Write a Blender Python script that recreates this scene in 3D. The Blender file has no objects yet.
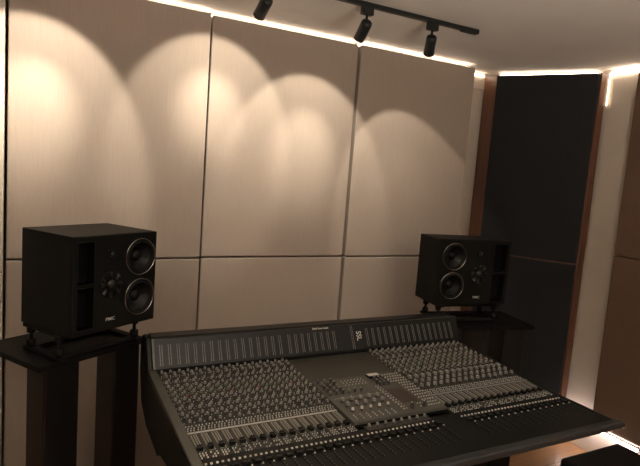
import bpy, math, random
from mathutils import Vector, Matrix
random.seed(7)
S = 0.88            # design units -> metres
HC = 1.86           # camera height above the floor, design units
scene = bpy.context.scene
COL = scene.collection

def W(x, y, z):
    """design coordinates (origin under the camera at eye height) -> world metres"""
    return Vector((x * S, y * S, (z + HC) * S))

# ------------------------------------------------------------------ materials
def mat(name, color, rough=0.5, metal=0.0, spec=0.5, coat=0.0):
    m = bpy.data.materials.new(name); m.use_nodes = True
    b = m.node_tree.nodes['Principled BSDF']
    b.inputs['Base Color'].default_value = (*color, 1)
    b.inputs['Roughness'].default_value = rough
    b.inputs['Metallic'].default_value = metal
    b.inputs['Specular IOR Level'].default_value = spec
    b.inputs['Coat Weight'].default_value = coat
    return m

def dull(m, spec):
    m.node_tree.nodes['Principled BSDF'].inputs['Specular IOR Level'].default_value = spec
    return m

def noisy(m, c1, c2, scale=(1, 1, 1), detail=4, bump=0.0, nscale=5.0, dist=0.002):
    nt = m.node_tree; N = nt.nodes; L = nt.links; b = N['Principled BSDF']
    tc = N.new('ShaderNodeTexCoord'); mp = N.new('ShaderNodeMapping'); mp.inputs['Scale'].default_value = scale
    nz = N.new('ShaderNodeTexNoise'); nz.inputs['Scale'].default_value = nscale; nz.inputs['Detail'].default_value = detail
    r = N.new('ShaderNodeValToRGB'); r.color_ramp.elements[0].color = (*c1, 1); r.color_ramp.elements[1].color = (*c2, 1)
    r.color_ramp.elements[0].position = .3; r.color_ramp.elements[1].position = .7
    L.new(tc.outputs['Object'], mp.inputs['Vector']); L.new(mp.outputs['Vector'], nz.inputs['Vector'])
    L.new(nz.outputs['Fac'], r.inputs['Fac']); L.new(r.outputs['Color'], b.inputs['Base Color'])
    if bump:
        bp = N.new('ShaderNodeBump'); bp.inputs['Strength'].default_value = bump; bp.inputs['Distance'].default_value = dist
        L.new(nz.outputs['Fac'], bp.inputs['Height']); L.new(bp.outputs['Normal'], b.inputs['Normal'])
    return m

def emis(name, color, strength):
    m = bpy.data.materials.new(name); m.use_nodes = True
    b = m.node_tree.nodes['Principled BSDF']
    b.inputs['Base Color'].default_value = (.8, .8, .8, 1)
    b.inputs['Emission Color'].default_value = (*color, 1)
    b.inputs['Emission Strength'].default_value = strength
    return m

def fabric(name, c, v=.06):
    m = mat(name, c, .95, spec=.15)
    noisy(m, tuple(k * (1 - v) for k in c), tuple(k * (1 + v) for k in c), (120, 120, 3), 3, .06, 4, .001)
    m.node_tree.nodes['Principled BSDF'].inputs['Sheen Weight'].default_value = .08
    return m

def planks(name):
    m = mat(name, (.5, .3, .14), .38)
    nt = m.node_tree; N = nt.nodes; L = nt.links; b = N['Principled BSDF']
    tc = N.new('ShaderNodeTexCoord'); br = N.new('ShaderNodeTexBrick')
    br.inputs['Color1'].default_value = (.42, .23, .11, 1); br.inputs['Color2'].default_value = (.36, .195, .09, 1)
    br.inputs['Mortar'].default_value = (.12, .06, .03, 1); br.inputs['Scale'].default_value = 1
    br.inputs['Mortar Size'].default_value = .0025; br.inputs['Brick Width'].default_value = 1.6; br.inputs['Row Height'].default_value = .17
    nz = N.new('ShaderNodeTexNoise'); mp = N.new('ShaderNodeMapping'); mp.inputs['Scale'].default_value = (1.5, 28, 1)
    nz.inputs['Scale'].default_value = 2; nz.inputs['Detail'].default_value = 6
    mx = N.new('ShaderNodeMixRGB'); mx.blend_type = 'MULTIPLY'; mx.inputs['Fac'].default_value = .45
    L.new(tc.outputs['Object'], br.inputs['Vector']); L.new(tc.outputs['Object'], mp.inputs['Vector'])
    L.new(mp.outputs['Vector'], nz.inputs['Vector']); L.new(br.outputs['Color'], mx.inputs['Color1'])
    L.new(nz.outputs['Fac'], mx.inputs['Color2']); L.new(mx.outputs['Color'], b.inputs['Base Color'])
    return m

M = dict(
    wall=noisy(mat('painted plaster', (.5, .45, .38), .8), (.56, .50, .43), (.60, .54, .46), bump=.05),
    ceiling=noisy(mat('ceiling paint', (.6, .55, .48), .9), (.62, .585, .535), (.65, .615, .565), bump=.03),
    floor=planks('oak floor boards'),
    tan=fabric('tan acoustic fabric', (.360, .303, .256)),
    brown=fabric('brown acoustic fabric', (.145, .092, .062)),
    char=fabric('charcoal acoustic fabric', (.024, .0255, .027), .12),
    walnut=noisy(mat('reddish walnut veneer', (.2, .08, .04), .4), (.085, .036, .022), (.16, .070, .040), (30, 30, 1.5), 5, .05, 2.5),
    black=noisy(mat('black powder coat', (.01, .01, .01), .42), (.005, .005, .005), (.007, .007, .007), nscale=60),
    satin=noisy(mat('black satin cabinet paint', (.012, .012, .012), .5), (.0055, .006, .0055), (.008, .0085, .008), nscale=90),
    void=mat('deep matt black', (.003, .003, .003), .9, spec=.1),
    cone=mat('black woofer cone', (.006, .006, .0065), .5),
    rubber=mat('black rubber', (.005, .005, .005), .6),
    chrome=mat('polished metal ring', (.55, .53, .5), .18, 1),
    plate=noisy(mat('grey console metal', (.06, .06, .055), .42), (.034, .034, .030), (.042, .042, .037), nscale=40),
    plate2=noisy(mat('lighter grey console metal', (.15, .145, .13), .4), (.065, .063, .054), (.078, .076, .065), nscale=40),
    blank=noisy(mat('olive cover plate', (.05, .05, .04), .36), (.036, .035, .028), (.042, .041, .033), nscale=30),
    arm=noisy(mat('dark grey armrest edge', (.03, .03, .03), .35), (.026, .027, .028), (.032, .033, .034), nscale=50),
    column=mat('black gloss steel', (.004, .004, .0045), .4),
    horn=mat('black moulded horn', (.012, .012, .012), .33),
    screen=mat('dark reddish screen', (.035, .022, .018), .3),
    bezel=mat('pale fader scale', (.19, .18, .15), .4),
    body=noisy(mat('dark console casing', (.02, .02, .02), .36), (.009, .009, .0085), (.012, .012, .011), nscale=50),
    bridge=noisy(mat('meter bridge face', (.02, .021, .021), .35), (.010, .0105, .011), (.013, .0135, .014), nscale=50),
    rail=noisy(mat('grey side rail', (.09, .088, .078), .4), (.060, .060, .050), (.068, .068, .057), nscale=50),
    kgrey=mat('grey knob plastic', (.22, .22, .205), .35),
    kdark=mat('dark knob plastic', (.045, .045, .043), .35),
    kgreen=mat('green grey knob plastic', (.13, .15, .095), .35),
    kred=mat('red knob plastic', (.24, .075, .07), .35),
    kwhite=mat('white button plastic', (.62, .60, .55), .35),
    kblack=mat('black fader plastic', (.008, .008, .008), .35),
    ink=mat('white screen print', (.42, .42, .40), .5),
    segs=mat('unlit meter segment', (.26, .27, .27), .4),
    white=mat('white lettering', (.75, .75, .72), .5),
    badge=mat('pale silver lettering', (.6, .6, .58), .35, .3),
    leather=noisy(mat('black leather', (.01, .01, .01), .45), (.008, .008, .008), (.013, .013, .013), nscale=80, bump=.2),
    lamp=mat('black lamp housing', (.012, .013, .013), .45),
    led=emis('warm led strip', (1.0, .80, .62), 9), ledfill=emis('fill led strip', (1.0, .87, .75), 150), led2=emis('short led strip', (1.0, .78, .55), 6),  # the middle one is for the added fill strips on unseen walls
    ledw=emis('white led bar', (1.0, .82, .78), 20),
    lens=emis('spot lens', (1.0, .8, .55), 6),
)

for k, sp in dict(black=.1, satin=.12, cone=.25, body=.12, bridge=.2, leather=.25, plate=.25, rubber=.2, kblack=.3, arm=.2, lamp=.3, blank=.35, char=.03).items(): dull(M[k], sp)
# ------------------------------------------------------------------ mesh builder
def wm(o):
    m = o.matrix_basis.copy()
    return wm(o.parent) @ m if o.parent else m
class MB:
    def __init__(s): s.v = []; s.f = []; s.mi = []; s.sm = []; s.mats = []
    def _m(s, m):
        if m is None: return 0
        if m not in s.mats: s.mats.append(m)
        return s.mats.index(m)
    def add(s, vs, fs, m=None, smooth=False):
        o = len(s.v); s.v += [Vector(v) for v in vs]; k = s._m(m)
        for f in fs: s.f.append([i + o for i in f]); s.mi.append(k); s.sm.append(smooth)
    def box(s, a, b, m=None, T=None):
        x0, y0, z0 = a; x1, y1, z1 = b
        vs = [Vector(p) for p in ((x0,y0,z0),(x1,y0,z0),(x1,y1,z0),(x0,y1,z0),(x0,y0,z1),(x1,y0,z1),(x1,y1,z1),(x0,y1,z1))]
        if T: vs = [T @ v for v in vs]
        s.add(vs, [(0,3,2,1),(4,5,6,7),(0,1,5,4),(1,2,6,5),(2,3,7,6),(3,0,4,7)], m)
    def prism(s, poly, x0, x1, m=None, T=None):      # poly of (y,z), extruded along x
        n = len(poly)
        vs = [Vector((x0, y, z)) for y, z in poly] + [Vector((x1, y, z)) for y, z in poly]
        if T: vs = [T @ v for v in vs]
        s.add(vs, [tuple(range(n)), tuple(reversed(range(n, 2*n)))] + [(i, i + n, (i+1) % n + n, (i+1) % n) for i in range(n)], m)
    def cols(s, poly, z0, z1, m=None):               # poly of (x,y), extruded along z
        n = len(poly)
        vs = [(x, y, z0) for x, y in poly] + [(x, y, z1) for x, y in poly]
        s.add(vs, [tuple(reversed(range(n))), tuple(range(n, 2*n))] + [(i, (i+1) % n, (i+1) % n + n, i + n) for i in range(n)], m)
    def lathe(s, prof, T, m=None, n=24, smooth=True, caps=True):  # prof of (r,h), axis = local z
        vs = []; fs = []
        for r, h in prof:
            for i in range(n):
                a = 2*math.pi*i/n; vs.append(T @ Vector((r*math.cos(a), r*math.sin(a), h)))
        for j in range(len(prof)-1):
            for i in range(n):
                k = (i+1) % n; fs.append((j*n+i, j*n+k, (j+1)*n+k, (j+1)*n+i))
        if caps and prof[0][0] > 1e-6: fs.append(tuple(reversed(range(n))))
        if caps and prof[-1][0] > 1e-6: fs.append(tuple(range((len(prof)-1)*n, len(prof)*n)))
        s.add(vs, fs, m, smooth)
    def obj(s, name, m=None, parent=None, bevel=0, seg=2, kind=None, raw=False):
        """raw: vertices already local metres; else design coordinates in world"""
        me = bpy.data.meshes.new(name)
        if raw: vs = [v * S for v in s.v]
        else:
            vs = [W(*v) for v in s.v]
            if parent is not None: inv = wm(parent).inverted(); vs = [inv @ v for v in vs]
        origin = Vector((0, 0, 0))
        if parent is None and not raw:
            mn = Vector([min(v[i] for v in vs) for i in range(3)]); mx = Vector([max(v[i] for v in vs) for i in range(3)])
            origin = Vector(((mn.x+mx.x)/2, (mn.y+mx.y)/2, mn.z)); vs = [v - origin for v in vs]
        me.from_pydata([tuple(v) for v in vs], [], s.f)
        for mm in (s.mats or [m]): me.materials.append(mm)
        if s.mats:
            for p, k in zip(me.polygons, s.mi): p.material_index = k
        for p, k in zip(me.polygons, s.sm): p.use_smooth = k
        me.validate(); me.update()
        o = bpy.data.objects.new(name, me); COL.objects.link(o)
        o.location = origin
        if parent is not None: o.parent = parent
        if bevel:
            b = o.modifiers.new('bevel', 'BEVEL'); b.width = bevel*S; b.segments = seg; b.limit_method = 'ANGLE'; b.angle_limit = .6
        if kind: o['kind'] = kind
        return o

def tag(o, label, cat, group=None, kind=None):
    o['label'] = label; o['category'] = cat
    if group: o['group'] = group
    if kind: o['kind'] = kind
    return o

def empty(name, x, y, z, rz=0):
    o = bpy.data.objects.new(name, None); COL.objects.link(o)
    o.location = W(x, y, z); o.rotation_euler = (0, 0, rz); o.empty_display_size = .1
    bpy.context.view_layer.update()
    return o

def tube(name, pts, r, m, parent=None, raw=True, cyclic=False):
    cu = bpy.data.curves.new(name, 'CURVE'); cu.dimensions = '3D'; cu.bevel_depth = r*S; cu.bevel_resolution = 3
    sp = cu.splines.new('POLY'); sp.points.add(len(pts)-1); sp.use_cyclic_u = cyclic
    for i, p in enumerate(pts):
        q = Vector(p)*S if raw else W(*p); sp.points[i].co = (*q, 1)
    cu.materials.append(m); cu.use_fill_caps = True
    o = bpy.data.objects.new(name, cu); COL.objects.link(o)
    if parent: o.parent = parent
    return o

def text(name, body, size, m, parent, mw, label=None, width=None):
    cu = bpy.data.curves.new(name, 'FONT'); cu.body = body; cu.size = size; cu.extrude = .0006
    cu.align_x = 'CENTER'; cu.align_y = 'CENTER'; cu.offset = .0002
    cu.materials.append(m)
    tmp = bpy.data.objects.new(name+'_curve', cu); COL.objects.link(tmp)
    dg = bpy.context.evaluated_depsgraph_get(); me = bpy.data.meshes.new_from_object(tmp.evaluated_get(dg))
    bpy.data.objects.remove(tmp); me.name = name
    o = bpy.data.objects.new(name, me); COL.objects.link(o); o.parent = parent
    o.matrix_local = mw
    if label: o['label'] = label
    return o

# ------------------------------------------------------------------ the room
ZT = .831; FL = -HC; CE = .860; YB = 3.36; XR = 3.60; XL = -1.6; YF = -1.8
def struct(name, boxes, m, bevel=0):
    b = MB()
    for a, c in boxes: b.box(a, c)
    o = b.obj(name, m, bevel=bevel); o['kind'] = 'structure'; return o
struct('floor', [((XL-.1, YF-.1, FL-.1), (XR+.1, YB+.1, FL))], M['floor'])
struct('ceiling', [((XL-.1, YF-.1, CE), (XR+.1, YB+.1, CE+.1))], M['ceiling'])
struct('wall_back', [((XL-.1, YB, FL), (XR+.1, YB+.1, CE))], M['wall'])
struct('wall_right', [((XR, YF, FL), (XR+.1, YB, CE))], M['wall'])
struct('wall_left', [((XL-.1, YF, FL), (XL, YB, CE))], M['brown'])
struct('added_shield', [((XL, YF, ZT-.06), (XL+.09, YB-.3, ZT-.02)), ((XL+.08, YF, ZT-.02), (XL+.09, YB-.3, ZT+.0)), ((XL+.09, YF, ZT-.06), (XR-.02, YF+.09, ZT-.02)), ((XL+.09, YF+.08, ZT-.02), (XR-.02, YF+.09, ZT+.0))], M['wall'])  # unseen ledge added to keep the fill strips from shining straight down
struct('wall_front', [((XL-.1, YF-.1, FL), (XR+.1, YF, CE))], M['brown'])
struct('trim_1', [((2.0, YB-.012, .735), (3.45, YB, CE))], M['wall'], .003)          # upper band on the back wall
#struct('trim_2', [((XR-.010, YF, .60), (XR, 3.34, CE))], M['wall'], .003)             # upper band on the right wall
struct('trim_3', [((-.62, 3.10, -.617), (-.114, YB, .80)), ((-.62, 3.10, -.768), (-.114, YB, -.622)), ((-.62, 3.10, -1.50), (-.114, YB, -.773))], M['wall'], .003)
struct('baseboard_left', [((-.62, 3.085, FL), (-.114, YB, -1.505))], M['wall'], .004)
struct('baseboard_right', [((3.575, .2, FL), (XR, 2.56, -1.6655))], M['wall'], .003)

# ------------------------------------------------------------------ fabric panels on the back wall
ZS = -.557; ZT = .831
PX = [-.1, .889, 1.872, 2.862]
YP = [3.120, 3.146, 3.132]
names_u = ['left', 'middle', 'right']
upl = ['tall tan fabric wall panel farthest left, behind the left loudspeaker, with two pools of light',
       'tall tan fabric wall panel in the middle of the three big upper panels',
       'tall tan fabric wall panel on the right, next to the charcoal corner panel']
lol = ['lower tan fabric panel behind the left loudspeaker',
       'lower tan fabric panel above the left half of the mixing console',
       'lower tan fabric panel just left of the right loudspeaker']
for i in range(3):
    x0 = PX[i] + (.012 if i else 0); x1 = PX[i+1] - (.004 if i < 2 else 0)
    for (z0, z1, lab) in ((ZS+.004, ZT, upl[i]), (FL+.001, ZS-.006, lol[i])):
        b = MB(); b.box((x0, YP[i], z0), (x1, YB-.03, z1))
        o = b.obj('acoustic_panel', M['tan'], bevel=.006, seg=3)
        tag(o, lab, 'acoustic panel', 'tan fabric panels on the back wall')
# right wall panels
for (z0, z1, lab) in ((-.418, .80, 'upper brown fabric panel on the right wall at the picture edge'),
                      (-1.63, -.424, 'lower brown fabric panel on the right wall above the white light bar')):
    b = MB(); b.box((3.540, .55, z0), (XR-.014, 2.332, z1))
    o = b.obj('acoustic_panel', M['brown'], bevel=.005, seg=3)
    tag(o, lab, 'acoustic panel', 'brown fabric panels on the right wall')

# ------------------------------------------------------------------ corner trap
A = Vector((3.162, 3.217)); B = Vector((3.534, 2.603)); dr = (B-A).normalized(); nb = Vector((-dr.y, dr.x))   # nb points to the corner
if nb.dot(Vector((1, 1))) < 0: nb = -nb
trap = empty('corner_bass_trap', 3.35, 2.95, FL)
tag(trap, 'tall charcoal corner panel with reddish wood sides behind the right loudspeaker', 'bass trap')
b = MB()
b.cols([(A.x, A.y), (A.x+.004, A.y-.006), (3.19, 3.30), (3.19, 3.345), (3.165, 3.345)], FL+.02, ZT)
b.obj('side_panel', M['walnut'], trap)
b = MB()
b.cols([(B.x, B.y), (B.x+.004, B.y-.010), (3.582, 2.582), (3.582, 2.612), (3.55, 2.625)], FL+.02, ZT)
b.obj('side_panel', M['walnut'], trap)
b = MB(); b.cols([(A.x+.012, A.y+.0), (B.x+.003, B.y+.016), (3.57, 2.64), (3.57, 3.33), (3.20, 3.33)], FL+.03, ZT-.01)
b.obj('core', M['walnut'], trap)
ZT2 = -.535
for nm, z0, z1 in (('upper_panel', ZT2+.005, ZT-.002), ('lower_panel', FL+.03, ZT2-.006)):
    p = [A + dr*.006 - nb*.012, B - dr*.006 - nb*.012, B - dr*.006 + nb*.03, A + dr*.006 + nb*.03]
    b = MB(); b.cols([tuple(q) for q in p], z0, z1)
    b.obj(nm, M['char'], trap, bevel=.004)
b = MB(); p = [A + dr*.006 - nb*.006, B - dr*.006 - nb*.006, B - dr*.006 + nb*.02, A + dr*.006 + nb*.02]
b.cols([tuple(q) for q in p], ZT2-.006, ZT2+.005); b.obj('seam_strip', M['walnut'], trap)

# ------------------------------------------------------------------ light strips
def strip(boxes, m, label, T=None):
    b = MB()
    for a, c in boxes: b.box(a, c)
    return tag(b.obj('led_strip', m), label, 'light strip', 'cove light strips')
for i in range(3):
    strip([((PX[i]+.01, YP[i]+.050, ZT+.001), (PX[i+1]-.006, YP[i]+.058, ZT+.012))], M['led'],
          ['warm light strip along the top of the left tan panel', 'warm light strip along the top of the middle tan panel',
           'warm light strip along the top of the right tan panel'][i])
b = MB(); p = [A + dr*.01 + nb*.05, B - dr*.02 + nb*.05, B - dr*.02 + nb*.058, A + dr*.01 + nb*.058]
b.cols([tuple(q) for q in p], ZT+.001, ZT+.012)
tag(b.obj('led_strip', M['led']), 'warm light strip along the top of the charcoal corner panel', 'light strip', 'cove light strips')
strip([((3.583, .5, ZT-.004), (3.589, 2.56, ZT+.010))], M['led'], 'warm light strip high on the right wall near the ceiling')
strip([((2.90, 3.338, ZT+.001), (3.15, 3.346, ZT+.014))], M['led2'], 'warm light strip in the niche between tan and charcoal panels')
o = strip([((3.586, 2.566, .61), (3.5885, 2.570, ZT))], M['led2'], 'short vertical glow for light leaking beside the wood edge of the corner panel')  # glowing sliver added for the light leaking out of this gap
b = MB(); b.box((3.532, 1.985, -1.6655), (3.545, 2.56, -1.654), M['ledw']); b.box((3.545, 1.985, -1.6655), (3.5835, 2.56, -1.6635), M['lamp'])
tag(b.obj('led_bar', M['ledw']), 'bright white light bar low on the right wall beside the console corner', 'light strip')

# ------------------------------------------------------------------ ceiling track and spot heads
YT = 2.46
tr = empty('lighting_track', 1.0, YT, CE)
tag(tr, 'long black ceiling track holding the spotlights', 'lighting track')
b = MB(); b.box((-.45, YT-.017, CE-.020), (2.18, YT+.017, CE-.0005)); b.obj('rail', M['lamp'], tr, bevel=.002)
b = MB(); b.box((2.12, YT-.019, CE-.026), (2.232, YT+.019, CE-.0005)); b.obj('end_feed', M['lamp'], tr, bevel=.003)
def head(x, tilt, az, label, power, cone=66, px=None, glow=1.0):
    """tilt: aim angle below horizontal (deg); az: aim to the right of the wall normal (deg)"""
    r = empty('track_spotlight', x, YT, CE-.02)
    tag(r, label, 'spotlight', 'spotlights on the ceiling track')
    b = MB(); b.box((-.032, -.016, -.040), (.032, .016, -.0005)); b.obj('adapter', M['lamp'], r, bevel=.003, raw=True)
    b = MB(); b.lathe([(.0065, -.075), (.0065, -.039)], Matrix.Identity(4), n=12); b.obj('stem', M['lamp'], r, raw=True)
    t = math.radians(tilt); a = math.radians(az)
    d = Vector((math.sin(a)*math.cos(t), math.cos(a)*math.cos(t), -math.sin(t)))
    piv = Vector((0, 0, -.078))
    q = d.to_track_quat('Z', 'Y').to_matrix().to_4x4()
    T = Matrix.Translation(piv + Vector((0, 0, -.006))) @ q
    b = MB(); b.lathe([(.0, -.018), (.020, -.018), (.027, -.012), (.029, 0), (.029, .092), (.026, .092), (.026, .078), (0, .078)], T, n=28)
    b.obj('barrel', M['lamp'], r, raw=True)
    b = MB(); b.lathe([(.0, .0785), (.0255, .0785), (.0255, .080), (0, .080)], T, n=20); b.obj('lens', M['lens'], r, raw=True)
    # the real beam: a tight hot core in a wide soft-edged pool
    for nm, ang, blend, w in (('spot_pool', cone+2.5, .24, power*1.05), ('spot_core', cone*.58, 1.0, power*1.35*glow)):
        L = bpy.data.lights.new(nm, 'SPOT'); L.energy = w; L.color = L.color = (1.0, .87, .70)
        L.spot_size = math.radians(ang); L.spot_blend = blend; L.shadow_soft_size = .012
        o = bpy.data.objects.new(nm, L); COL.objects.link(o); o.parent = r
        o.location = (T @ Vector((0, 0, .094)))*S
        o.rotation_euler = (-d).to_track_quat('Z', 'Y').to_euler()
    return r
head(.08, 40, -8, 'leftmost black spotlight of the ceiling track, outside the picture', 14, 74)
head(.95, 33.5, -4, 'black spotlight cut off by the top edge of the picture', 10.5, 70.5)
head(1.494, 43, 2.5, 'middle black spotlight in view, tilted to the left on the ceiling track', 10.5, 68)
head(1.913, 48, 30, 'black spotlight nearest the right end of the track, pointing down', 7.5, 59, glow=.3)

# ------------------------------------------------------------------ loudspeakers
def speaker(name_label, cx, cy, ztop, yaw, w, d, h, mirror):
    r = empty('studio_monitor', cx, cy, ztop-h, yaw)
    tag(r, name_label, 'loudspeaker', 'studio monitors on stands')
    sx = -1 if mirror else 1          # local +x = viewer's right on the left speaker
    def P(u, v): return ((u-.5)*w*sx, (1-v)*h)
    cut = MB()
    for v in (.262, .705):
        x, z = P(.787, v)
        cut.lathe([(.0745, -.06), (.0745, .02)], Matrix.Translation((x, 0, z)) @ Matrix.Rotation(math.pi/2, 4, 'X'), n=40)
    for v0, v1 in ((.065, .475), (.525, .935)):
        xa, za = P(.055, v1); xb, zb = P(.225, v0); xa, xb = min(xa, xb), max(xa, xb)
        cut.box((xa, -.02, za), (xb, .058, zb))
    co_ = cut.obj('cutter', M['void'], r, raw=True)
    def carve(o):
        m = o.modifiers.new('cut', 'BOOLEAN'); m.operation = 'DIFFERENCE'; m.object = co_; m.solver = 'EXACT'
        bpy.context.view_layer.update()
        me = bpy.data.meshes.new_from_object(o.evaluated_get(bpy.context.evaluated_depsgraph_get()))
        o.modifiers.clear(); o.data = me
    b = MB(); b.box((-w/2, .014, 0), (w/2, d, h)); cab = b.obj('cabinet', M['satin'], r, bevel=.004, raw=True)
    ba = MB(); ba.box((-w/2, 0, 0), (w/2, .014, h)); baf = ba.obj('baffle', M['satin'], r, bevel=.004, raw=True)
    carve(cab); carve(baf); bpy.data.objects.remove(co_)
    F = lambda x, z, y=-.0: Matrix.Translation((x, y, z)) @ Matrix.Rotation(math.pi/2, 4, 'X')   # local z -> -y (out of the baffle)
    ws = w/.42
    for v in (.262, .705):
        x, z = P(.787, v); T = F(x, z) @ Matrix.Diagonal((1, 1, 1, 1))
        R = .080
        b = MB(); b.lathe([(R*.86, .0), (R*.89, .0035), (R*1.0, .0030), (R*1.0, .0003)], T, n=48, caps=False); wo = b.obj('woofer', M['rubber'], r, raw=True)
        b = MB(); b.lathe([(R*.985, .0030), (R*.995, .0048), (R*1.015, .0046), (R*1.02, .0003)], T, n=56, caps=False); b.obj('trim_ring', M['chrome'], wo, raw=True)
        b = MB(); b.lathe([(R*.90, .001), (R*.87, .005), (R*.81, .006), (R*.75, .002), (R*.72, -.006)], T, n=44, caps=False); b.obj('surround', M['rubber'], wo, raw=True)
        b = MB(); b.lathe([(R*.725, -.005), (R*.60, -.014), (R*.45, -.023), (R*.30, -.030), (R*.28, -.034), (0, -.034)], T, n=44, caps=False); b.obj('cone', M['cone'], wo, raw=True)
        b = MB(); b.lathe([(R*.31, -.030), (R*.27, -.024), (R*.17, -.0185), (R*.08, -.017), (0, -.0165)], T, n=30, caps=False); b.obj('dust_cap', M['cone'], wo, raw=True)
    # tweeter
    x, z = P(.43, .205); T = F(x, z)
    b = MB(); b.lathe([(.024, .0005), (.023, .003), (.017, .0025), (.0145, .0008), (0, .0008)], T, n=28); tw = b.obj('tweeter', M['satin'], r, raw=True)
    b = MB(); b.lathe([(.013, .001), (.011, .006), (.006, .009), (0, .010)], T, n=22); b.obj('dome', M['horn'], tw, raw=True)
    # midrange dome behind petals
    x, z = P(.425, .52); T = F(x, z)
    b = MB(); b.lathe([(.058, .0005), (.056, .002), (.034, .0012), (0, .0010)], T, n=36); mr = b.obj('midrange', M['satin'], r, raw=True)
    b = MB(); b.lathe([(.024, .001), (.022, .008), (.014, .014), (0, .0165)], T, n=28); b.obj('dome', M['horn'], mr, raw=True)
    b = MB()
    for k in range(8):
        Tk = T @ Matrix.Rotation(2*math.pi*k/8, 4, 'Z')
        vs = [Tk @ Vector(p) for p in ((.026, -.003, .004), (.053, -.010, .002), (.055, 0, .010), (.053, .010, .002), (.026, .003, .004), (.030, 0, .013))]
        b.add(vs, [(0, 1, 2, 5), (5, 2, 3, 4), (0, 5, 4), (0, 4, 3, 1), (1, 3, 2)])
    b.obj('petal_guard', M['horn'], mr, raw=True)
    # side ports
    for v0, v1 in ((.065, .475), (.525, .935)):
        xa, za = P(.055, v1); xb, zb = P(.225, v0); xa, xb = min(xa, xb), max(xa, xb)
        b = MB(); b.box((xa, .048, za), (xb, .056, zb)); po = b.obj('port', M['void'], r, raw=True)
        fr = MB(); t = .005
        fr.box((xa-t, -.002, za-t), (xb+t, .03, za)); fr.box((xa-t, -.002, zb), (xb+t, .03, zb+t))
        fr.box((xa-t, -.002, za), (xa, .03, zb)); fr.box((xb, -.002, za), (xb+t, .03, zb))
        fr.obj('port_rim', M['satin'], po, bevel=.0015, raw=True)
    x, z = P(.43, .885)
    text('badge', 'PMC', .020*S, M['badge'], r, Matrix.Translation(Vector((x, -.0008, z))*S) @ Matrix.Rotation(math.pi/2, 4, 'X') @ Matrix.Diagonal((1.2, 1, 1, 1)), 'small pale silver letters')
    return r
HL = .40
speaker('large black studio loudspeaker on the left stand, its two woofers on the right side', .335, 2.420, -.326, .55, .425, .345, .409, False)
speaker('black studio loudspeaker on the right stand in front of the corner panel', 2.395, 2.455, -.342, -.165, .505, .24, HL, True)

def iso(cx, cy, z0, yaw, w, d, h, label):
    r = empty('isolation_stand', cx, cy, z0, yaw)
    tag(r, label, 'isolation stand', 'isolation stands under the monitors')
    def U(name, z, zt):
        hw = w/2
        pts = [(-hw, 0, z), (-hw, d, z), (hw, d, z), (hw, 0, z)]
        b = MB()
        for a, c in (((-hw-.018, -.0, z-zt), (-hw+.018, d, z+zt)), ((hw-.018, 0, z-zt), (hw+.018, d, z+zt)), ((-hw, d-.05, z-zt), (hw, d-.02, z+zt)), ((-hw, .02, z-zt), (hw, .05, z+zt))):
            b.box(a, c)
        b.obj(name, M['rubber'], r, bevel=.003, raw=True)
    U('base_frame', .008, .0075); U('top_frame', h-.009, .008)
    for sx in (-1, 1):
        for y in (.035, d-.035):
            T = Matrix.Translation((sx*w/2, y, 0))
            b = MB(); b.lathe([(.0075, .012), (.0075, h-.014)], T, n=14); po = b.obj('post', M['rubber'], r, raw=True)
            b = MB(); b.lathe([(.014, .015), (.019, .020), (.019, .042), (.012, .046)], T, n=18)
            b.obj('isolator_cup', M['rubber'], po, raw=True); b = MB()
            b.lathe([(.012, h-.042), (.018, h-.038), (.018, h-.017), (.014, h-.015)], T, n=18); b.obj('isolator_cup', M['rubber'], po, raw=True)
    return r
zpl = -.85
iso(.335-.0366, 2.420+.0597, zpl, .55, .385, .265, .1145, 'black isolation stand with four posts under the left loudspeaker')
iso(2.395, 2.455, zpl, -.165, .40, .22, .1075, 'black isolation stand with four posts under the right loudspeaker')

def stand(cx, cy, yaw, pw, pd, cols, label):
    r = empty('speaker_stand', cx, cy, FL, yaw)
    tag(r, label, 'speaker stand', 'speaker stands')
    H = HC + zpl
    b = MB(); b.box((0, 0, H-.024), (pw, pd, H)); b.obj('top_plate', M['black'], r, bevel=.002, raw=True)
    for (a, c, y0, y1) in cols:
        b = MB(); b.box((a, y0, .02), (c, y1, H-.024)); b.obj('column', M['column'], r, bevel=.009, seg=3, raw=True)
    b = MB(); b.box((-.02, -.02, .0005), (pw+.02, pd, .02)); b.obj('base_plate', M['black'], r, bevel=.003, raw=True)
    return r
stand(.038, 2.335, .53, .53, .42, [(.04, .20, .02, .15), (.375, .52, .02, .15)], 'wide black speaker stand with two columns under the left loudspeaker')
stand(2.275, 2.375, -.22, .50, .36, [(.03, .20, .04, .20), (.32, .47, .04, .20)], 'black speaker stand under the right loudspeaker behind the console')

# ------------------------------------------------------------------ mixing console
con = empty('mixing_console', 1.325, 1.85, FL)
tag(con, 'large black and grey analogue mixing console covered in knobs and faders', 'mixing console')
CL, C1, C2, CR = .492, 1.091, 1.549, 2.158
XA, XB = .472, 2.178
def surf(y): return -.945 + (y-1.60)*.055
side = [(2.43, -.775), (2.48, -.80), (2.48, -.95), (2.43, -1.08), (2.30, -1.14), (2.06, -1.155), (2.03, -1.13), (1.85, -1.10), (1.318, -.975), (1.318, -.948), (1.60, -.948), (2.29, -.91), (2.36, -.775)]
for x0, x1 in ((XA-.018, XA), (XB, XB+.018)):
    b = MB(); b.prism(side, x0, x1); b.obj('side_panel', M['body'], con, bevel=.003)
b = MB(); b.prism([(2.42, -.80), (2.46, -.95), (2.42, -1.07), (2.30, -1.12), (2.06, -1.135), (1.85, -1.08), (1.60, -.99), (1.60, -.962), (2.29, -.93)], XA+.0005, XB-.0005)
b.obj('chassis', M['body'], con)
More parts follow.
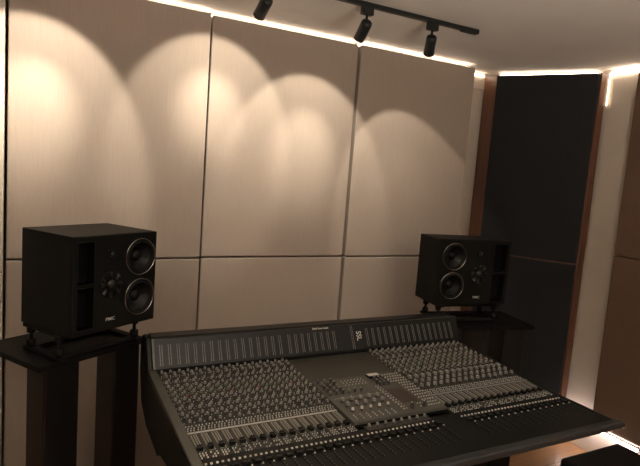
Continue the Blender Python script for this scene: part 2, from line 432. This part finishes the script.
# grey bevelled side rails
rp = [(1.322, -.946), (1.322, -.930), (1.60, -.932), (2.285, -.893), (2.30, -.893), (2.30, -.925)]
b = MB(); b.prism(rp, XA-.018, CL-.003); b.obj('side_rail', M['rail'], con, bevel=.003)
b = MB(); b.prism([(y, z-.020) for y, z in rp], CR+.004, XB+.018); b.obj('side_rail', M['body'], con, bevel=.003)
# tray and padded front
b = MB(); b.prism([(1.325, -.966), (1.325, -.944), (1.62, -.944), (1.62, -.966)], XA+.0205, XB-.0205); b.obj('fader_tray', M['body'], con, bevel=.002)
b = MB(); b.prism([(1.305, -.968), (1.300, -.962), (1.300, -.944), (1.306, -.939), (1.335, -.9385), (1.335, -.9435), (1.324, -.968)], XA-.018, XB+.018); b.obj('armrest', M['arm'], con, bevel=.002)
b = MB()
b.box((XB+.0185, 1.296, -.966), (XB+.0215, 1.33, -.942)); b.box((XB-.004, 1.2965, -.966), (XB+.0215, 1.2995, -.958)); b.obj('corner_cap', M['chrome'], con, bevel=.001)['label'] = 'shiny metal corner'
# legs
for x0, x1 in ((.60, .68), (1.97, 2.05)):
    b = MB(); b.prism([(1.86, FL+.0005), (2.38, FL+.0005), (2.38, -1.10), (1.86, -1.095)], x0, x1); b.obj('leg', M['body'], con, bevel=.006)
# banks
def bank_plate(x0, x1, y0, y1, m, name, t=.014, lift=0):
    b = MB(); b.prism([(y0, surf(y0)-t), (y0, surf(y0)+lift), (y1, surf(y1)+lift), (y1, surf(y1)-t)], x0, x1)
    return b.obj(name, m, con, bevel=.0015)
bank_plate(CL, C1, 1.605, 2.29, M['plate'], 'channel_panel')
bank_plate(C2, CR, 1.605, 2.29, M['plate'], 'channel_panel')
bank_plate(C1+.002, C2-.002, 2.02, 2.29, M['blank'], 'blank_panel', .012, .0)['label'] = 'plain olive grey cover plate'
bank_plate(C1+.002, C2-.004, 1.655, 2.017, M['plate2'], 'master_section', .010, .010)['label'] = 'lighter grey centre section'
# meter bridge
bf0 = Vector((0, 2.290, -.890)); bf1 = Vector((0, 2.352, -.775)); bu = (bf1-bf0); bl = bu.length; bu.normalize(); bn = Vector((0, -bu.z, bu.y))
mb = MB(); mb.prism([(2.29, -.905), (2.29, -.890), (2.352, -.775), (2.362, -.768), (2.43, -.770), (2.43, -.905)], XA+.001, XB-.001)
br = mb.obj('meter_bridge', M['bridge'], con, bevel=.003)
def onb(x, s, out=0.0): return Vector((x, 0, 0)) + bf0 + bu*(bl*s) + bn*out    # point on the bridge face
def bquad(b, x0, x1, s0, s1, o, m=None):
    p = [onb(x0, s0, o), onb(x1, s0, o), onb(x1, s1, o), onb(x0, s1, o)]; q = [onb(x0, s0, -.001), onb(x1, s0, -.001), onb(x1, s1, -.001), onb(x0, s1, -.001)]
    b.add(p+q, [(0, 1, 2, 3), (4, 7, 6, 5), (0, 4, 5, 1), (1, 5, 6, 2), (2, 6, 7, 3), (3, 7, 4, 0)], m)
b = MB(); bquad(b, XA+.001, XA+.011, -.0, 1.0, .004); bquad(b, XA+.001, XB-.001, .985, 1.0, .003); b.obj('frame_trim', M['rail'], br, bevel=.001)
def meter(x, s0=.10, s1=.80, wd=.0105):
    b = MB(); bquad(b, x-wd, x+wd, s0-.03, s1+.03, .0008, M['bridge'])
    n = 17
    for c in (-.0048, .0048):
        for k in range(n):
            a = s0 + (s1-s0)*k/n; bquad(b, x+c-.0013, x+c+.0013, a, a+(s1-s0)/n*.62, .0018, M['segs'])
    return b.obj('level_meter', M['segs'], con)
P = (C1-CL)/16
for i in range(16): meter(CL+P*(i+.5))
for i in range(8): meter(C1+.030+P*.95*(i))
meter(1.478, .04, .96, .012)
for i in range(16): meter(C2+P*(i+.5))
rotb = Matrix(((1, 0, 0, 0), (0, bu.y, bn.y, 0), (0, bu.z, bn.z, 0), (0, 0, 0, 1)))   # local x->x, y->bu, z->bn
inv = con.matrix_world.inverted()
def onbridge_text(name, body, size, x, s, rot=0, sx=1, label=None):
    T = inv @ Matrix.Translation(W(*onb(x, s, .001))) @ rotb @ Matrix.Rotation(rot, 4, 'Z') @ Matrix.Diagonal((sx, 1, 1, 1))
    return text(name, body, size, M['white'], con, T, label)
onbridge_text('logo_lettering', 'SSL', .036, 1.5165, .52, -math.pi/2, .85, 'white logo letters')
onbridge_text('name_lettering', 'Solid State Logic', .0105, 1.30, .93, 0, 1.15, 'small white words')

# knobs, buttons, faders
knobs = []      # (x, y, kind, size)
buttons = []    # (x, y, w, d)
def kz(y, lift=0): return surf(y)+lift
rnd = random.Random(3)
for bank, x0 in (('L', CL), ('R', C2)):
    for i in range(16):
        cx = x0 + P*(i+.5)
        # top: two input knobs with a button between
        knobs.append((cx-.005, 2.272, 'kgrey', 1.0)); knobs.append((cx+.006, 2.250, 'kgrey', 1.1))
        buttons.append((cx+.009, 2.268, .004, .004)); buttons.append((cx-.010, 2.246, .004, .004))
        y = 2.226; k = 0
        while y > 1.832:
            if bank == 'R' and y < 1.955:
                # two rows of tall grey pan knobs
                break
            s = (-1)**k
            t = 'kdark' if (k % 3 == 1) else 'kgrey'
            if 6 <= k <= 9: t = 'kgreen' if k % 2 else 'kgrey'
            if k in (10, 11): t = 'kred' if (i % 8 in (1, 5, 6) and k == 10) else ('kgreen' if k == 10 else t)
            knobs.append((cx + .0065*s, y, t, .92 + .1*(k % 2)))
            if k % 2: buttons.append((cx + .012, y-.004, .0035, .0035))
            else: buttons.append((cx - .0135, y+.002, .003, .003))
            y -= .0192; k += 1
        if bank == 'R':
            for yy in (1.935, 1.893, 1.850):
                knobs.append((cx-.002, yy, 'kgrey', 1.75))
        for j, yy in enumerate((1.822, 1.807, 1.793)):
            for c in (-.011, 0, .011): buttons.append((cx + c + (.002 if j % 2 else -.002), yy, .0042, .0038))
        # button cluster under the small fader
        for j, yy in enumerate((1.645, 1.632, 1.619)):
            for c in (-.0105, -.001, .0095):
                if rnd.random() < .82: buttons.append((cx + c, yy, .0040, .0036))
nlr = len(buttons)
# row of white buttons above the long faders
tray = -.944
rowb = []
def frow(x0, n):
    for i in range(n):
        cx = x0 + P*(i+.5)
        rowb.append((cx-.009, 1.580)); rowb.append((cx+.009, 1.580))
frow(CL, 16); frow(C1+.008, 8); frow(C2+.002, 16)
rowb.append((C1+.008+P*8.4, 1.580))

def knob_mb(b, x, y, z, kind, s):
    T = Matrix.Translation((x, y, z))
    r = .0070*min(s, 1.35); h = .0145*(.62 + .48*s)
    b.lathe([(r*1.12, 0), (r*1.12, h*.25), (r, h*.3), (r*.95, h*.45)], T, M['kdark'], n=10, smooth=False)
    b.lathe([(r*.95, h*.45), (r*.84, h), (0, h)], T, M[kind], n=10, smooth=False)
    b.box((x-.0011*s, y-.0005, z+h), (x+.0011*s, y+r*.82, z+h+.0006), M['kwhite'])
CAM = Vector((0, 0, 0))
def near(p): return (p[0]**2 + p[1]**2)
# centre section contents
mlift = .010
cknobs = []
for i in range(7):
    for j in range(5):
        if i < 3 or (i < 6 and j > 3): cknobs.append((1.115+.030*i+.004*(j % 2), 1.995-.028*j, ('kdark', 'kgreen', 'kdark')[(i+j) % 3], .95))
for i in range(5):
    for yy, kk in ((1.815, 'kgrey'), (1.775, 'kgrey'), (1.735, 'kwhite')):
        cknobs.append((1.135+.042*i, yy, kk, 1.25 if kk == 'kgrey' else .9))
for i in range(3):
    for j in range(3): cknobs.append((1.380+.022*i, 1.955-.024*j, 'kdark', 1.15))
cknobs.append((1.392, 1.690, 'kdark', 2.0)); cknobs.append((1.455, 1.690, 'kdark', 1.7))
cb = []
for i in range(6):
    for j in range(14):
        if i < 5: cb.append((1.478+.0135*i + .002*(j % 3), 1.995-.0235*j, .0050, .0046))
        if i < 3 and j in (0, 1, 2, 3, 12, 13): cb.append((1.437+.0135*i, 1.995-.0235*j, .0042, .0042))
for j in range(12): cb.append((1.352, 1.90-.019*j, .0050, .0060)); cb.append((1.366, 1.90-.019*j, .0034, .0034))
for i in range(7):
    for j in range(3): cb.append((1.12+.030*i, 1.703-.014*j, .0042, .0042))
for i in range(7):
    for j in range(3): cb.append((1.225+.017*i, 1.985-.020*j, .0038, .0038))
allk = [(x, y, kz(y), k, s) for x, y, k, s in knobs] + [(x, y, kz(y, mlift), k, s) for x, y, k, s in cknobs]
b = MB(); b.box((C1+.004, 1.636, tray+.0002), (C2-.004, 1.654, tray+.0012)); b.obj('recess', M['void'], con)
# small knobs on the strip above the centre faders
b = MB(); b.box((C1+.03, 1.597, tray-.001), (C1+.33, 1.632, tray+.004)); b.obj('fader_strip', M['plate'], con, bevel=.001)
for i in range(8): allk.append((C1+.045+P*i, 1.616, tray+.004, 'kgrey', .9))
for i in range(16):
    pass
allk.sort(key=lambda k: k[0]**2 + k[1]**2)
protos = {}
for n, (x, y, z, k, s) in enumerate(allk[:100]):
    key = (k, round(s, 3))
    if key not in protos:
        b = MB(); knob_mb(b, 0, 0, 0, k, s); o = b.obj('rotary_knob', None, con, raw=True); protos[key] = o
    else:
        o = protos[key].copy(); COL.objects.link(o); o.parent = con
    o.location = inv @ W(x, y, z)
b = MB()
for (x, y, z, k, s) in allk[100:]: knob_mb(b, x, y, z, k, s)
b.obj('rotary_knob', None, con, kind='stuff')
# push buttons
allb = [(x, y, kz(y), w, d, 'kwhite') for x, y, w, d in buttons] + [(x, y, kz(y, mlift), w, d, 'kwhite') for x, y, w, d in cb]
allb += [(x, y, tray, .0068, .0060, 'kwhite') for x, y in rowb]
allb.sort(key=lambda k: (k[0]**2 + k[1]**2) * (.3 if k[3] > .006 else 1))
protos = {}
kink = {}
for n, (x, y, z, w, d, k) in enumerate(allb[:100]):
    key = (w, d)
    if key not in protos:
        b = MB(); b.box((-w/2, -d/2, 0), (w/2, d/2, .0045)); o = b.obj('push_button', M['kwhite'], con, raw=True); protos[key] = o
    else:
        o = protos[key].copy(); COL.objects.link(o); o.parent = con
    o.location = inv @ W(x, y, z)
b = MB()
for (x, y, z, w, d, k) in allb[100:]: b.box((x-w/2, y-d/2, z), (x+w/2, y+d/2, z+.0042), M['ink'])
b.obj('push_button', None, con, kind='stuff')
# label strips
for x0, x1 in ((CL+.002, C1-.004), (C2+.002, CR-.002)):
    b = MB(); b.prism([(1.7745, surf(1.7745)), (1.7745, surf(1.7745)+.0012), (1.7835, surf(1.7835)+.0012), (1.7835, surf(1.7835))], x0, x1)
    b.obj('label_strip', M['segs'] if x0 > 1 else M['ink'], con)
# small faders
def small_fader(cx, bankR, pos):
    y0, y1 = 1.658, 1.768
    def q(b, xa, xb, ya, yb, h, m): b.prism([(ya, surf(ya)), (ya, surf(ya)+h), (yb, surf(yb)+h), (yb, surf(yb))], xa, xb, m)
    b = MB(); q(b, cx-.0125, cx+.0035, y0, y1, .0010, M['bezel']); q(b, cx-.0060, cx-.0036, y0+.004, y1-.004, .0014, M['void'])
    q(b, cx+.0075, cx+.0093, y0, y1, .0012, M['ink'])
    f = b.obj('small_fader', None, con)
    y = y0 + .012 + pos*.09
    b = MB(); z = surf(y)
    b.prism([(y-.011, z+.001), (y-.010, z+.015), (y-.002, z+.012), (y+.002, z+.012), (y+.010, z+.015), (y+.011, z+.001)], cx-.0125, cx+.0045)
    b.obj('fader_cap', M['kblack'], f)
def long_fader(cx, y, kindn='kblack'):
    b = MB(); b.box((cx-.0012, 1.425, tray), (cx+.0012, 1.566, tray+.0005), M['void'])
    for j in range(9): b.box((cx+.006, 1.43+.016*j, tray), (cx+.009, 1.4308+.016*j, tray+.0004), M['ink'])
    f = b.obj('long_fader', None, con)
    z = tray
    b = MB(); b.prism([(y-.014, z+.001), (y-.0125, z+.011), (y-.003, z+.008), (y+.003, z+.008), (y+.0125, z+.011), (y+.014, z+.001)], cx-.0105, cx+.0105)
    c = b.obj('fader_cap', M['kblack'], f)
    b = MB(); b.box((cx+.0125, y-.020, tray), (cx+.0165, y-.015, tray+.003)); b.obj('select_button', M['kwhite'], f)
for i in range(16):
    small_fader(CL+P*(i+.5), False, .0 + (.03 if i % 3 else 0))
    small_fader(C2+P*(i+.5), True, .0 + (.02 if i % 4 else 0))
    long_fader(CL+P*(i+.5), 1.545); long_fader(C2+.002+P*(i+.5), 1.545)
for i in range(8): long_fader(C1+.008+P*(i+.5), 1.545)
long_fader(C1+.008+P*8.6, 1.560)
# small screen and display on the centre section
zz = surf(1.98)+mlift
b = MB(); b.box((1.368, 1.975, zz), (1.428, 2.010, zz+.010), M['kblack']); b.box((1.370, 1.985, zz+.010), (1.426, 2.009, zz+.0112), M['kwhite'])
b.obj('display', None, con)
def mplate(x0, x1, y0, y1, m, name, h=.0012):
    b = MB(); b.prism([(y0, surf(y0)+mlift), (y0, surf(y0)+mlift+h), (y1, surf(y1)+mlift+h), (y1, surf(y1)+mlift)], x0, x1); return b.obj(name, m, con)
mplate(1.380, 1.462, 1.735, 1.862, M['screen'], 'touch_display')['label'] = 'dark reddish screen'
mplate(1.112, 1.340, 1.843, 1.8455, M['segs'], 'section_line', .0006)

# ------------------------------------------------------------------ black ottoman at the lower right
ot = MB(); ot.box((2.53, 1.20, FL+.05), (3.02, 1.815, -1.425))
oo = empty('ottoman', 2.77, 1.5, FL)
tag(oo, 'black upholstered low seat block cut off at the bottom right corner', 'ottoman')
ot.obj('cushion', M['leather'], oo, bevel=.02, seg=4)
for x in (2.57, 2.98):
    for y in (1.24, 1.775):
        b = MB(); b.box((x-.02, y-.02, FL+.0005), (x+.02, y+.02, FL+.052)); b.obj('leg', M['black'], oo)

# ------------------------------------------------------------------ added fill lights behind the camera, out of view
def area(name, loc, size, power, color, rot=(0, 0, 0)):
    L = bpy.data.lights.new(name, 'AREA'); L.energy = power; L.size = size; L.color = color
    o = bpy.data.objects.new(name, L); COL.objects.link(o); o.location = W(*loc); o.rotation_euler = rot; return o
area('fill_down', (.9, -.1, CE-.03), .8, 1.5, (1.0, .88, .74))  # weak downward fill added overhead, no lamp modelled
area('fill_up', (.9, -.5, -.35), .6, 48.0, (1.0, .90, .78), (math.pi, 0, 0))  # upward fill added to brighten ceiling and upper walls, no lamp modelled
strip([((XL+.02, YF+.1, ZT-.02), (XL+.04, 3.0, ZT-.010))], M['ledfill'], 'added warm fill strip high on the unseen wall on the left')  # this strip and the next are added to raise the overall brightness
strip([((XL+.1, YF+.02, ZT-.02), (XR-.1, YF+.04, ZT-.010))], M['ledfill'], 'added warm fill strip high on the unseen wall behind the camera')

w = bpy.data.worlds.new('world'); scene.world = w; w.use_nodes = True
w.node_tree.nodes['Background'].inputs['Color'].default_value = (.5, .45, .4, 1)
w.node_tree.nodes['Background'].inputs['Strength'].default_value = .02

# ------------------------------------------------------------------ camera
cam = bpy.data.cameras.new('camera'); co = bpy.data.objects.new('camera', cam); COL.objects.link(co)
p, ya, ro = math.radians(6.412), math.radians(28.188), math.radians(4.283)
Fw = Vector((math.sin(ya)*math.cos(p), math.cos(ya)*math.cos(p), -math.sin(p)))
R = Vector((math.cos(ya), -math.sin(ya), 0)); U = R.cross(Fw)
R2 = R*math.cos(ro) + U*math.sin(ro); U2 = -R*math.sin(ro) + U*math.cos(ro)
mw = Matrix((( R2.x, U2.x, -Fw.x), (R2.y, U2.y, -Fw.y), (R2.z, U2.z, -Fw.z))).to_4x4()
mw.translation = W(0, 0, 0); co.matrix_world = mw
cam.sensor_width = 36; cam.lens = 547.3/640*36; cam.clip_start = .02
scene.camera = co
vs = scene.view_settings; vs.view_transform = 'Standard'; vs.look = 'None'; vs.gamma = 1; vs.use_curve_mapping = False; vs.exposure = 1.0
scene.cycles.use_denoising = True
